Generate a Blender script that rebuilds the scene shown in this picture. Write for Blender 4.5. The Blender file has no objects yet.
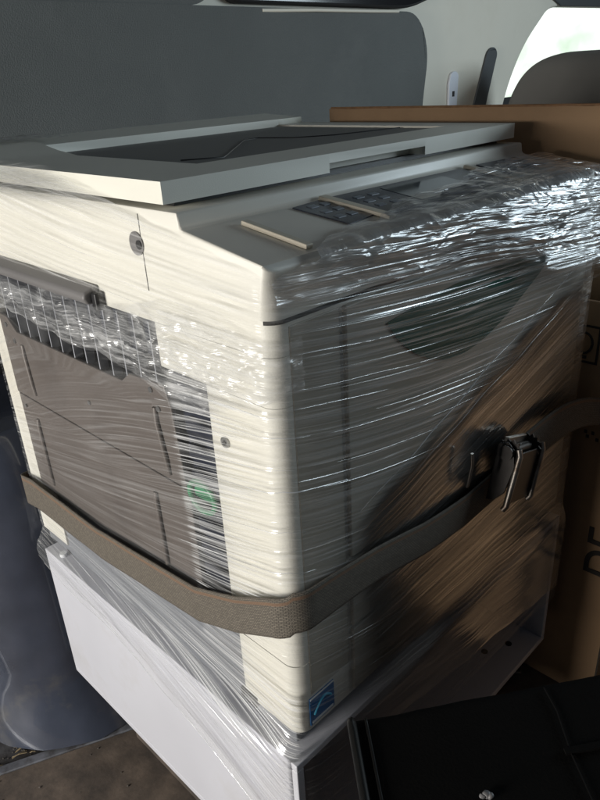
import bpy, bmesh, math, random
from mathutils import Vector, Matrix, noise
random.seed(7)
scn = bpy.context.scene
ZF = -.45                      # van floor
C = scn.collection
R = math.radians
V = Vector

# ------------------------------------------------------------------ helpers
def link(name, me, mat=None, parent=None, smooth=None):
    o = bpy.data.objects.new(name, me); C.objects.link(o)
    if mat: me.materials.append(mat)
    if parent: o.parent = parent
    if smooth is not None:
        me.shade_smooth()
        if smooth > 0: me.set_sharp_from_angle(angle=R(smooth))
    return o

def obj(name, bm, mat=None, parent=None, smooth=None, bevel=0.0, seg=2):
    bmesh.ops.recalc_face_normals(bm, faces=bm.faces)
    me = bpy.data.meshes.new(name); bm.to_mesh(me); bm.free()
    o = link(name, me, mat, parent, smooth)
    if bevel:
        b = o.modifiers.new('bevel', 'BEVEL'); b.width = bevel; b.segments = seg
        b.limit_method = 'ANGLE'; b.angle_limit = R(35)
        if smooth is None:
            me.shade_smooth(); me.set_sharp_from_angle(angle=R(35))
        w = o.modifiers.new('wn', 'WEIGHTED_NORMAL'); w.keep_sharp = False
    return o

def box(bm, x0, x1, y0, y1, z0, z1, M=None):
    vs = [bm.verts.new((x, y, z)) for x in (x0, x1) for y in (y0, y1) for z in (z0, z1)]
    if M is not None:
        for v in vs: v.co = M @ v.co
    for f in ((0,1,3,2),(4,6,7,5),(0,4,5,1),(2,3,7,6),(0,2,6,4),(1,5,7,3)):
        bm.faces.new([vs[i] for i in f])
    return bm

def prism(bm, pts, a, b, fn):
    """polygon pts (p,q) extruded from a to b; fn(p,q,t) -> Vector"""
    A = [bm.verts.new(fn(p, q, a)) for p, q in pts]
    B = [bm.verts.new(fn(p, q, b)) for p, q in pts]
    n = len(pts)
    bm.faces.new(A[::-1]); bm.faces.new(B)
    for i in range(n):
        bm.faces.new((A[i], A[(i+1) % n], B[(i+1) % n], B[i]))
    return bm

XY = lambda p, q, t: V((p, q, t))       # plan polygon extruded in z
XZ = lambda p, q, t: V((p, t, q))       # front polygon extruded in y
YZ = lambda p, q, t: V((t, p, q))       # side polygon extruded in x

def tube(bm, pts, r, n=10, cap=True):
    pts = [V(p) for p in pts]; rings = []
    for i, p in enumerate(pts):
        d = (pts[min(i+1, len(pts)-1)] - pts[max(i-1, 0)]).normalized()
        a = d.orthogonal().normalized() if i == 0 else (prev - d*prev.dot(d)).normalized()
        prev = a; b = d.cross(a)
        rr = r[i] if isinstance(r, (list, tuple)) else r
        rings.append([bm.verts.new(p + (a*math.cos(k*2*math.pi/n) + b*math.sin(k*2*math.pi/n))*rr) for k in range(n)])
    for i in range(len(rings)-1):
        for k in range(n):
            bm.faces.new((rings[i][k], rings[i][(k+1) % n], rings[i+1][(k+1) % n], rings[i+1][k]))
    if cap:
        bm.faces.new(rings[0][::-1]); bm.faces.new(rings[-1])
    return bm

def disc(bm, c, nrm, r, h, n=24):
    c = V(c); nrm = V(nrm).normalized()
    return tube(bm, [c, c + nrm*h], r, n)

def sheet(name, fn, nu, nv, mat, parent, uvfn, smooth=True, amt=None):
    """grid surface: fn(s,t), s,t in 0..1; uvfn(s,t)-> (u,v)"""
    vs, fs, uvs = [], [], []
    for j in range(nv+1):
        for i in range(nu+1):
            s, t = i/nu, j/nv
            vs.append(fn(s, t)); uvs.append(uvfn(s, t))
    for j in range(nv):
        for i in range(nu):
            a = j*(nu+1)+i
            fs.append((a, a+1, a+nu+2, a+nu+1))
    me = bpy.data.meshes.new(name); me.from_pydata(vs, [], fs); me.update()
    uvl = me.uv_layers.new(name='UVMap')
    for l in me.loops: uvl.data[l.index].uv = uvs[l.vertex_index]
    if amt:
        a2 = me.uv_layers.new(name='AMOUNT')
        am = [amt((k % (nu+1))/nu, (k//(nu+1))/nv) for k in range(len(vs))]
        for l in me.loops: a2.data[l.index].uv = (am[l.vertex_index], 0)
    return link(name, me, mat, parent, 0 if smooth else None)

def thing(name, label, cat, loc=(0,0,0), group=None):
    o = bpy.data.objects.new(name, None); C.objects.link(o)
    o.location = loc; o.empty_display_size = .05
    o['label'] = label; o['category'] = cat
    if group: o['group'] = group
    bpy.context.view_layer.update()
    return o

def adopt(root):
    """children were modelled in world coordinates: keep them there"""
    inv = Matrix.Translation(root.location).inverted()
    for ch in root.children: ch.matrix_parent_inverse = inv

def tag(o, label, cat, kind=None, group=None):
    if label: o['label'] = label
    if cat: o['category'] = cat
    if kind: o['kind'] = kind
    if group: o['group'] = group
    return o

def lerp_pts(pts, x):
    if x <= pts[0][0]: return pts[0][1]
    for (a, b), (c, d) in zip(pts, pts[1:]):
        if x <= c:
            t = (x-a)/(c-a); return b + (d-b)*t
    return pts[-1][1]
def sm(a, b, x):
    t = max(0, min(1, (x-a)/(b-a))); return t*t*(3-2*t)

# ------------------------------------------------------------------ materials
def mat(name, col, rough=.5, metal=0, spec=.5, var=.08, vscale=6, bump=0, bscale=200, dirt=None, dscale=3, dlo=.5, dhi=.7, coat=0, rvar=.1):
    m = bpy.data.materials.new(name); m.use_nodes = True
    nt = m.node_tree; N = nt.nodes; L = nt.links
    b = N['Principled BSDF']
    b.inputs['Roughness'].default_value = rough; b.inputs['Metallic'].default_value = metal
    b.inputs['Specular IOR Level'].default_value = spec
    b.inputs['Coat Weight'].default_value = coat
    tc = N.new('ShaderNodeTexCoord')
    n1 = N.new('ShaderNodeTexNoise'); n1.inputs['Scale'].default_value = vscale; n1.inputs['Detail'].default_value = 6
    L.new(tc.outputs['Object'], n1.inputs['Vector'])
    r = N.new('ShaderNodeValToRGB')
    c = V(col)
    r.color_ramp.elements[0].position = .3; r.color_ramp.elements[1].position = .7
    r.color_ramp.elements[0].color = (*(c*(1-var)), 1); r.color_ramp.elements[1].color = (*(c*(1+var)), 1)
    L.new(n1.outputs['Fac'], r.inputs['Fac'])
    out = r.outputs['Color']
    if dirt:
        n2 = N.new('ShaderNodeTexNoise'); n2.inputs['Scale'].default_value = dscale; n2.inputs['Detail'].default_value = 9
        n2.inputs['Roughness'].default_value = .65
        L.new(tc.outputs['Object'], n2.inputs['Vector'])
        mr = N.new('ShaderNodeMapRange'); mr.inputs['From Min'].default_value = dlo; mr.inputs['From Max'].default_value = dhi
        L.new(n2.outputs['Fac'], mr.inputs['Value'])
        mx = N.new('ShaderNodeMix'); mx.data_type = 'RGBA'
        L.new(mr.outputs['Result'], mx.inputs['Factor']); L.new(out, mx.inputs[6]); mx.inputs[7].default_value = (*dirt, 1)
        out = mx.outputs[2]
    L.new(out, b.inputs['Base Color'])
    if rvar:
        mr2 = N.new('ShaderNodeMapRange'); mr2.inputs['To Min'].default_value = max(.02, rough-rvar); mr2.inputs['To Max'].default_value = min(1, rough+rvar)
        L.new(n1.outputs['Fac'], mr2.inputs['Value']); L.new(mr2.outputs['Result'], b.inputs['Roughness'])
    if bump:
        n3 = N.new('ShaderNodeTexNoise'); n3.inputs['Scale'].default_value = bscale; n3.inputs['Detail'].default_value = 4
        L.new(tc.outputs['Object'], n3.inputs['Vector'])
        bp = N.new('ShaderNodeBump'); bp.inputs['Strength'].default_value = bump; bp.inputs['Distance'].default_value = .002
        L.new(n3.outputs['Fac'], bp.inputs['Height']); L.new(bp.outputs['Normal'], b.inputs['Normal'])
    return m

def film_mat(name, base=.05, streak=.55, gloss=.16, rough=.16, fu=2.0, fv=55., bump=.5, bdist=.004, crumple=0., lo=.52, hi=.72, tint=(.93,.94,.95), rfres=1.5, patch=.5, amount=False):
    m = bpy.data.materials.new(name); m.use_nodes = True
    nt = m.node_tree; N = nt.nodes; L = nt.links
    for n in list(N): N.remove(n)
    def nd(t, **k):
        n = N.new(t)
        for a, v in k.items(): setattr(n, a, v)
        return n
    def math_(op, a, b=None, clamp=False):
        n = nd('ShaderNodeMath', operation=op, use_clamp=clamp)
        for i, x in enumerate((a, b)):
            if x is None: continue
            if isinstance(x, (int, float)): n.inputs[i].default_value = x
            else: L.new(x, n.inputs[i])
        return n.outputs[0]
    out = nd('ShaderNodeOutputMaterial')
    uv = nd('ShaderNodeUVMap', uv_map='UVMap')
    def streaks(su, sv, off, det=3, dist=.25):
        mp = nd('ShaderNodeMapping'); mp.inputs['Scale'].default_value = (su, sv, 1); mp.inputs['Location'].default_value = (off, off*1.7, off)
        L.new(uv.outputs['UV'], mp.inputs['Vector'])
        n = nd('ShaderNodeTexNoise'); n.inputs['Scale'].default_value = 1; n.inputs['Detail'].default_value = det
        n.inputs['Roughness'].default_value = .6; n.inputs['Distortion'].default_value = dist
        L.new(mp.outputs['Vector'], n.inputs['Vector'])
        return n.outputs['Fac']
    def ramp(x, a, b):
        n = nd('ShaderNodeMapRange', interpolation_type='SMOOTHSTEP'); n.inputs['From Min'].default_value = a; n.inputs['From Max'].default_value = b
        L.new(x, n.inputs['Value']); return n.outputs['Result']
    n1 = streaks(fu, fv, 3.1, 2, .06); n2 = streaks(fu*1.3, fv*2.4, 9.7, 1.5, .04); n4 = streaks(fu*2.4, fv*5.2, 17.3, 1, .03); n3 = streaks(2.2, 5, 5.5, 3, .5); n5 = streaks(9, 45, 23.1, 2, .1)
    # thin creases: ridge of the noise about its middle
    ridge = math_('SUBTRACT', 1., math_('MULTIPLY', math_('ABSOLUTE', math_('SUBTRACT', n1, .5)), 26.), True)
    ridge2 = math_('SUBTRACT', 1., math_('MULTIPLY', math_('ABSOLUTE', math_('SUBTRACT', n2, .5)), 17.), True)
    ridge3 = math_('SUBTRACT', 1., math_('MULTIPLY', math_('ABSOLUTE', math_('SUBTRACT', n4, .5)), 12.), True)
    ridge = math_('POWER', ridge, 1.6); ridge2 = math_('MULTIPLY', math_('POWER', ridge2, 1.6), ramp(n5, .40, .62)); ridge3 = math_('MULTIPLY', ridge3, ramp(n5, .62, .42))
    pat = ramp(n3, .38, .66)
    s = math_('ADD', math_('MULTIPLY', ramp(n1, lo, hi), .13), math_('ADD', math_('MULTIPLY', ridge, .8), math_('ADD', math_('MULTIPLY', ridge2, .75), math_('MULTIPLY', ridge3, .45))))
    s = math_('MULTIPLY', s, math_('ADD', math_('MULTIPLY', pat, patch), 1-patch))
    height = math_('ADD', math_('MULTIPLY', n1, .7), math_('ADD', math_('MULTIPLY', n2, .4), math_('MULTIPLY', n4, .18)))
    if amount:
        ua = nd('ShaderNodeUVMap', uv_map='AMOUNT'); sx = nd('ShaderNodeSeparateXYZ'); L.new(ua.outputs['UV'], sx.inputs[0])
        s = math_('MULTIPLY', s, sx.outputs['X'])
    if crumple:
        mp = nd('ShaderNodeMapping'); mp.inputs['Scale'].default_value = (crumple*.38, crumple*1.6, 1)
        L.new(uv.outputs['UV'], mp.inputs['Vector'])
        nn = nd('ShaderNodeTexNoise'); nn.inputs['Scale'].default_value = 1.3; nn.inputs['Detail'].default_value = 3
        L.new(mp.outputs['Vector'], nn.inputs['Vector'])
        va = nd('ShaderNodeVectorMath', operation='MULTIPLY_ADD'); va.inputs[1].default_value = (1.6, 1.6, 0)
        L.new(nn.outputs['Color'], va.inputs[0]); L.new(mp.outputs['Vector'], va.inputs[2])
        def crease(sc, det):
            q = nd('ShaderNodeTexNoise'); q.inputs['Scale'].default_value = sc; q.inputs['Detail'].default_value = det; q.inputs['Roughness'].default_value = .55
            L.new(va.outputs['Vector'], q.inputs['Vector'])
            return math_('ABSOLUTE', math_('SUBTRACT', q.outputs['Fac'], .5))
        c1 = crease(.7, 2); c2 = crease(1.9, 2)
        edge = math_('MULTIPLY', math_('SUBTRACT', 1., math_('MULTIPLY', c1, 16.), True), .6)
        edge = math_('ADD', edge, math_('MULTIPLY', math_('SUBTRACT', 1., math_('MULTIPLY', c2, 12.), True), .4))
        s = math_('ADD', math_('MULTIPLY', s, .75), math_('MULTIPLY', edge, .45))
        height = math_('SUBTRACT', height, math_('ADD', math_('MULTIPLY', c1, 2.6), math_('MULTIPLY', c2, 1.2)))
    dens = math_('ADD', math_('MULTIPLY', s, streak), base, True)
    bp = nd('ShaderNodeBump'); bp.inputs['Strength'].default_value = bump; bp.inputs['Distance'].default_value = bdist
    L.new(height, bp.inputs['Height'])
    tr = nd('ShaderNodeBsdfTransparent'); tr.inputs['Color'].default_value = (.97, .97, .97, 1)
    df = nd('ShaderNodeBsdfDiffuse'); df.inputs['Color'].default_value = (*tint, 1)
    L.new(bp.outputs['Normal'], df.inputs['Normal'])
    tl = nd('ShaderNodeBsdfTranslucent'); tl.inputs['Color'].default_value = (*tint, 1)
    dm = nd('ShaderNodeMixShader'); dm.inputs[0].default_value = .3
    L.new(df.outputs[0], dm.inputs[1]); L.new(tl.outputs[0], dm.inputs[2])
    m1 = nd('ShaderNodeMixShader'); L.new(dens, m1.inputs[0]); L.new(tr.outputs[0], m1.inputs[1]); L.new(dm.outputs[0], m1.inputs[2])
    gl = nd('ShaderNodeBsdfAnisotropic'); gl.inputs['Color'].default_value = (1, 1, 1, 1); gl.inputs['Roughness'].default_value = rough
    L.new(bp.outputs['Normal'], gl.inputs['Normal'])
    fr = nd('ShaderNodeFresnel'); fr.inputs['IOR'].default_value = rfres
    fg = math_('MULTIPLY', fr.outputs[0], gloss*4)
    if amount == 'all': fg = math_('MULTIPLY', fg, sx.outputs['X'])
    gf = math_('ADD', fg, math_('MULTIPLY', s, gloss), True)
    m2 = nd('ShaderNodeMixShader'); L.new(gf, m2.inputs[0]); L.new(m1.outputs[0], m2.inputs[1]); L.new(gl.outputs[0], m2.inputs[2])
    L.new(m2.outputs[0], out.inputs['Surface'])
    return m

def web_mat(name, col, edge):
    m = bpy.data.materials.new(name); m.use_nodes = True
    nt = m.node_tree; N = nt.nodes; L = nt.links; b = N['Principled BSDF']; b.inputs['Roughness'].default_value = .85
    uv = N.new('ShaderNodeUVMap'); uv.uv_map = 'UVMap'
    mp = N.new('ShaderNodeMapping'); mp.inputs['Scale'].default_value = (420, 420, 1); L.new(uv.outputs['UV'], mp.inputs['Vector'])
    ch = N.new('ShaderNodeTexBrick'); ch.inputs['Scale'].default_value = 1; ch.inputs['Mortar Size'].default_value = .12
    ch.inputs['Brick Width'].default_value = 1.6; ch.inputs['Row Height'].default_value = .9
    c = V(col)
    ch.inputs['Color1'].default_value = (*(c*1.3), 1); ch.inputs['Color2'].default_value = (*(c*.9), 1); ch.inputs['Mortar'].default_value = (*(c*.35), 1)
    L.new(mp.outputs['Vector'], ch.inputs['Vector'])
    sx = N.new('ShaderNodeSeparateXYZ'); L.new(uv.outputs['UV'], sx.inputs[0])
    r = N.new('ShaderNodeValToRGB'); e = r.color_ramp.elements
    e[0].position = 0; e[0].color = (0,0,0,1); e[1].position = 1; e[1].color = (0,0,0,1)
    for p, v in ((.0415/.05, 0), (.0425/.05, .75), (.0455/.05, .75), (.0465/.05, 0)):
        x = e.new(p); x.color = (v, v, v, 1)
    sc = N.new('ShaderNodeMath'); sc.operation = 'DIVIDE'; sc.inputs[1].default_value = .05; L.new(sx.outputs['Y'], sc.inputs[0]); L.new(sc.outputs[0], r.inputs['Fac'])
    nz = N.new('ShaderNodeTexNoise'); nz.inputs['Scale'].default_value = 30; L.new(uv.outputs['UV'], nz.inputs['Vector'])
    m0 = N.new('ShaderNodeMix'); m0.data_type = 'RGBA'; m0.blend_type = 'MULTIPLY'; m0.inputs['Factor'].default_value = .5
    L.new(ch.outputs['Color'], m0.inputs[6]); L.new(nz.outputs['Color'], m0.inputs[7])
    mx = N.new('ShaderNodeMix'); mx.data_type = 'RGBA'; L.new(r.outputs['Color'], mx.inputs['Factor']); L.new(ch.outputs['Color'], mx.inputs[6]); mx.inputs[7].default_value = (*edge, 1)
    L.new(mx.outputs[2], b.inputs['Base Color'])
    bp = N.new('ShaderNodeBump'); bp.inputs['Strength'].default_value = .6; bp.inputs['Distance'].default_value = .001
    L.new(ch.outputs['Fac'], bp.inputs['Height']); bp.invert = True; L.new(bp.outputs['Normal'], b.inputs['Normal'])
    return m

def emit_mat(name, col, s):
    m = bpy.data.materials.new(name); m.use_nodes = True
    nt = m.node_tree; N = nt.nodes; b = N['Principled BSDF']; N.remove(b)
    tc = N.new('ShaderNodeTexCoord'); sp = N.new('ShaderNodeSeparateXYZ'); nt.links.new(tc.outputs['Object'], sp.inputs[0])
    nz = N.new('ShaderNodeTexNoise'); nz.inputs['Scale'].default_value = 1.6; nz.inputs['Detail'].default_value = 7; nt.links.new(tc.outputs['Object'], nz.inputs['Vector'])
    mr = N.new('ShaderNodeMapRange'); mr.inputs['From Min'].default_value = .35; mr.inputs['From Max'].default_value = .65
    mr.inputs['To Min'].default_value = s*.75; mr.inputs['To Max'].default_value = s*1.2
    nt.links.new(nz.outputs['Fac'], mr.inputs['Value'])
    e = N.new('ShaderNodeEmission'); cr = N.new('ShaderNodeValToRGB')
    cr.color_ramp.elements[0].position = .42; cr.color_ramp.elements[0].color = (.78,.90,.76,1)
    cr.color_ramp.elements[1].position = .56; cr.color_ramp.elements[1].color = (*col, 1)
    nt.links.new(nz.outputs['Fac'], cr.inputs['Fac']); nt.links.new(cr.outputs['Color'], e.inputs[0])
    nt.links.new(mr.outputs['Result'], e.inputs[1])
    nt.links.new(e.outputs[0], N['Material Output'].inputs[0])
    return m

M = dict(
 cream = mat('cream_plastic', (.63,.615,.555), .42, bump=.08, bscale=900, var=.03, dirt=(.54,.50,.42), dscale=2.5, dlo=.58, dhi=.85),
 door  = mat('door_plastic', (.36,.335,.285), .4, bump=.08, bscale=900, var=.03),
 lid   = mat('lid_plastic', (.66,.65,.58), .45, bump=.1, bscale=900, var=.03, dirt=(.55,.52,.45), dscale=4, dlo=.58, dhi=.85),
 tray  = mat('lid_recess_plastic', (.15,.148,.14), .55, bump=.2, bscale=700, var=.06),
 black = mat('black_plastic', (.012,.012,.013), .4, var=.2),
 navy  = mat('navy_plastic', (.012,.016,.032), .35, var=.2, vscale=20),
 taupe = mat('taupe_metal_panel', (.125,.108,.098), .42, metal=.2, var=.05, bump=.05, bscale=500, dirt=(.09,.077,.07), dscale=5, dlo=.55, dhi=.8),
 slate = mat('grey_plinth', (.17,.18,.20), .5, var=.06),
 ledge = mat('grey_ledge', (.14,.135,.135), .5, var=.05),
 line  = mat('grille_line', (.30,.31,.34), .5, var=.05),
 seam  = mat('seam_dark', (.03,.028,.025), .8, var=.1),
 white = mat('white_powder_coat', (.50,.505,.55), .4, var=.03, bump=.05, bscale=1200, dirt=(.41,.40,.40), dscale=6, dlo=.54, dhi=.85),
 white_in = mat('white_inner_sheet', (.58,.58,.64), .4, var=.03),
 screen= mat('panel_black', (.030,.036,.058), .25, var=.1),
 display = mat('display_glass', (.05,.062,.075), .12, var=.05),
 key   = mat('panel_key', (.16,.18,.21), .4, var=.1),
 key2  = mat('panel_key_light', (.25,.25,.26), .4, var=.1),
 bar   = mat('divider_cream', (.58,.53,.43), .45, var=.04),
 green = mat('green_plastic', (.03,.23,.10), .4, var=.1),
 dgreen= mat('dark_green_recess', (.008,.075,.058), .5, var=.2, spec=.2),
 blue  = mat('label_blue', (.01,.11,.30), .4, var=.05),
 cyan  = mat('label_cyan', (.05,.40,.62), .4, var=.05),
 lwhite= mat('label_white', (.7,.72,.74), .5, var=.03),
 screw = mat('screw_steel', (.35,.35,.35), .35, metal=.9, var=.1),
 steel = mat('ratchet_steel', (.26,.235,.21), .42, metal=.95, var=.15, vscale=60, dirt=(.12,.07,.04), dscale=40, dlo=.5, dhi=.75),
 dsteel= mat('ratchet_dark_steel', (.05,.045,.042), .4, metal=.7, var=.2, vscale=60),
 card  = mat('corrugated_cardboard', (.35,.222,.125), .85, var=.07, vscale=9, bump=.12, bscale=350, dirt=(.28,.175,.10), dscale=5, dlo=.5, dhi=.8),
 cardin= mat('cardboard_cut_edge', (.20,.11,.055), .9, var=.2, vscale=150),
 ink   = mat('print_ink', (.03,.025,.022), .7, var=.1),
 bag   = mat('black_leatherette', (.0035,.0033,.0032), .75, var=.2, bump=.3, bscale=420, spec=.05),
 piping= mat('black_piping', (.006,.006,.006), .5, var=.2, spec=.2),
 zipm  = mat('zip_metal', (.45,.43,.42), .3, metal=.9, var=.2),
 wall  = mat('grey_trim_cloth', (.122,.130,.127), .85, var=.12, vscale=4, bump=.7, bscale=420, dirt=(.155,.16,.155), dscale=3, dlo=.55, dhi=.8),
 wlow  = mat('black_wall_sheet', (.012,.013,.014), .7, var=.2),
 pillar= mat('beige_pillar_trim', (.76,.715,.61), .6, var=.04, bump=.06, bscale=600, dirt=(.66,.61,.51), dscale=3, dlo=.55, dhi=.85),
 rubber= mat('black_rubber', (.012,.012,.013), .6, var=.1),
 slot  = mat('slot_grey', (.055,.060,.065), .6, var=.1),
 clipw = mat('white_clip', (.75,.78,.85), .4, var=.03),
 arch  = mat('arch_painted_metal', (.042,.049,.070), .22, var=.3, vscale=7, dirt=(.085,.083,.082), dscale=9, dlo=.54, dhi=.75, spec=.6, bump=.15, bscale=60, coat=.8),
 seatm = mat('grey_seat_cloth', (.17,.165,.155), .9, var=.1, bump=.3, bscale=500),
 ply   = mat('old_floor_plywood', (.12,.092,.072), .75, var=.35, vscale=14, bump=.3, bscale=120, dirt=(.035,.029,.025), dscale=9, dlo=.40, dhi=.66),
 flr   = mat('dirty_metal_floor', (.05,.05,.055), .6, var=.4, vscale=20, dirt=(.025,.02,.016), dscale=12, dlo=.4, dhi=.65, bump=.4, bscale=100),
 strip = mat('aluminium_strip', (.23,.24,.27), .45, metal=.6, var=.2, vscale=30, dirt=(.06,.05,.045), dscale=20, dlo=.45, dhi=.7),
 straw = mat('dry_straw', (.20,.155,.09), .8, var=.3, vscale=30),
 grit  = mat('grit', (.09,.08,.07), .8, var=.4, vscale=60),
 web   = web_mat('strap_webbing', (.120,.104,.084), (.16,.092,.055)),
)
g = bpy.data.materials.new('tinted_glass'); g.use_nodes = True
b = g.node_tree.nodes['Principled BSDF']; b.inputs['Base Color'].default_value = (.006,.006,.007,1); b.inputs['Roughness'].default_value = .15
M['tint'] = g

# ------------------------------------------------------------------ COPIER
cop = thing('copier', 'cream office photocopier wrapped in clear film with its lid closed, in the van', 'photocopier', (.3,.3,-.022))
def rounded_plan():
    r = .017; pts = []
    for k in range(9):                                   # near corner
        a = math.pi + k/8*math.pi/2
        pts.append((r + r*math.cos(a), r + r*math.sin(a)))
    for k in range(5):                                   # right front corner
        a = -math.pi/2 + k/4*math.pi/2
        pts.append((.6-.012 + .012*math.cos(a), .012 + .012*math.sin(a)))
    return pts
# lower body: near column, back column, recess between
bm = bmesh.new()
prism(bm, rounded_plan() + [(.6,.61),(0,.61),(0,.572),(.022,.572),(.022,.098),(0,.098)], .1, .404, XY)
prism(bm, rounded_plan() + [(.6,.61),(0,.61),(0,.53),(.006,.53),(.006,.092),(0,.092)], .0, .0985, XY)
prism(bm, rounded_plan() + [(.6,.61),(0,.61),(0,.572),(.022,.572),(.022,.172),(0,.172)], .4045, .4515, XY)
prism(bm, rounded_plan() + [(.6,.61),(0,.61)], .452, .4843, XY)
body = obj('body', bm, M['cream'], cop, smooth=30)
# upper housing with a gently sloped control deck
bm = bmesh.new()
prof = [(0,.4845),(0,.527),(.004,.5315),(.106,.5485),(.110,.551),(.112,.5635),(.61,.5635),(.61,.4845)]
prism(bm, prof, -.0004, .603, YZ)
ed = [e for e in bm.edges if all(abs(v.co.y) < 1e-5 for v in e.verts) and abs(e.verts[0].co.x-e.verts[1].co.x) < 1e-5]
bmesh.ops.bevel(bm, geom=ed, offset=.016, segments=7, affect='EDGES', profile=.5)
ed = [e for e in bm.edges if all(v.co.z > .5 for v in e.verts)]
bmesh.ops.bevel(bm, geom=ed, offset=.0022, segments=2, affect='EDGES', profile=.5)
obj('upper_housing', bm, M['cream'], cop, smooth=40)
bm = bmesh.new(); prism(bm, [(x-.0012 if x<.1 else x, y-.0012) for x,y in rounded_plan()[2:]] + [(.6,.05),(.05,.05)], .4815, .4848, XY); obj('seam_gap', bm, M['seam'], cop)
# plinth under the body
bm = bmesh.new(); box(bm, .004,.594,.012,.606,-.022,-.0005)
box(bm, .002,.02,.093,.529,.0015,.098); obj('plinth', bm, M['slate'], cop, bevel=.002)
# navy recess behind the panels
bm = bmesh.new(); box(bm, .012,.0225,.0985,.5715,.101,.4035); obj('recess_back', bm, M['navy'], cop)
# upper housing side seam and cam cover
bm = bmesh.new(); box(bm, -.0009,.004,.1726,.1734,.484,.5575); obj('side_seam', bm, M['seam'], cop)
bm = bmesh.new(); disc(bm, (-.0008,.181,.529), (-1,0,0), .0115, .0012, 28)
sc = obj('screw_cover', bm, M['ledge'], cop, smooth=40)
bm = bmesh.new(); disc(bm, (-.0019,.1755,.5285), (-1,0,0), .0045, .0012, 16); obj('screw_hole', bm, M['black'], sc)
# side access panels (pressed metal)
def side_panel(outline, x):
    bm = bmesh.new(); prism(bm, outline, x, x+.006, YZ); return bm
up = obj('side_panel', side_panel([(.155,.2635),(.572,.2635),(.572,.385),(.548,.384),(.525,.366),(.256,.366),(.238,.379),(.1715,.383),(.163,.36)], -.002), M['taupe'], cop, bevel=.0015)
lo_ = obj('side_panel', side_panel([(.152,.101),(.571,.101),(.571,.2605),(.152,.2605)], -.001), M['taupe'], cop, bevel=.0015)
bm = bmesh.new()
tube(bm, [(-.0022,.512,.350),(-.0032,.511,.335),(-.0032,.507,.29),(-.0022,.506,.275)], .0035, 8)
obj('pressed_rib', bm, M['taupe'], up, smooth=60); bm = bmesh.new()
tube(bm, [(-.0022,.193,.352),(-.0036,.192,.335),(-.0036,.184,.29),(-.0022,.183,.272)], .0035, 8)
obj('pressed_rib', bm, M['taupe'], up, smooth=60)
bm = bmesh.new()
tube(bm, [(-.0012,.522,.232),(-.0028,.5215,.22),(-.0028,.520,.135),(-.0012,.52,.12)], .0035, 8)
obj('pressed_rib', bm, M['taupe'], lo_, smooth=60); bm = bmesh.new()
tube(bm, [(-.0012,.222,.232),(-.0028,.2215,.22),(-.0028,.220,.135),(-.0012,.22,.12)], .0035, 8)
obj('pressed_rib', bm, M['taupe'], lo_, smooth=60)
for y, z in ((.196,.372),(.186,.352),(.552,.372),(.535,.351)):
    bm = bmesh.new(); disc(bm, (-.0018,y,z), (-1,0,0), .0035, .0018, 12); obj('screw', bm, M['screw'], up, smooth=40)
for y, z in ((.345,.312),(.553,.245)):
    bm = bmesh.new(); disc(bm, (-.0018,y,z), (-1,0,0), .003, .0018, 12); obj('screw', bm, M['screw'], up, smooth=40)
# grille: navy field with thin upright lines over the upper panel
bm = bmesh.new(); box(bm, .012,.0195,.1725,.571,.362,.4513); gr = obj('grille', bm, M['navy'], cop)
for i in range(13):
    bm = bmesh.new(); y = .185 + i*.030
    box(bm, .0008,.0118, y, y+.0020, .364,.449)
    obj('grille_fin', bm, M['line'], gr)
# ledge of the bypass tray
bm = bmesh.new(); prism(bm, [(-.001,.474),(-.019,.468),(-.021,.462),(-.017,.455),(-.001,.453)], .272, .57, lambda p,q,t: V((p,t,q)))
by = obj('bypass_tray', bm, M['ledge'], cop, bevel=.003, seg=3)
bm = bmesh.new(); box(bm, -.012,-.0005,.262,.2715,.448,.468); obj('tray_hinge', bm, M['black'], by, bevel=.002)
# navy column: slats and the green knob
bm = bmesh.new()
for i in range(9):
    z = .115 + i*.031
    box(bm, .004,.0118,.101,.150, z, z+.019)
obj('vent_slat', bm, M['navy'], cop, bevel=.002)
bm = bmesh.new()
ringc = V((.001,.131,.262)); rr = .0215
pts = [ringc + V((0, math.cos(a)*rr, math.sin(a)*rr*.85)) for a in [k/24*2*math.pi for k in range(25)]]
tube(bm, pts, .0034, 8, cap=False); gk = obj('latch_knob', bm, M['green'], cop, smooth=60)
bm = bmesh.new(); disc(bm, (.008,.131,.262), (-1,0,0), .0185, .004, 28); obj('knob_face', bm, M['green'], gk, smooth=40)
bm = bmesh.new(); disc(bm, (.0005,.077,.349), (-1,0,0), .006, .0025, 18); sk = obj('screw', bm, M['screw'], cop, smooth=40)
bm = bmesh.new(); disc(bm, (-.002,.077,.349), (-1,0,0), .0028, .0008, 6); obj('screw_socket', bm, M['black'], sk)
bm = bmesh.new(); box(bm, -.003,.004,.072,.099,-.008,.0085); so = obj('socket', bm, M['black'], cop, bevel=.001)
bm = bmesh.new(); box(bm, -.0042,-.0032,.078,.090,-.003,.003); obj('socket_pin', bm, M['screw'], so)
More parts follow.
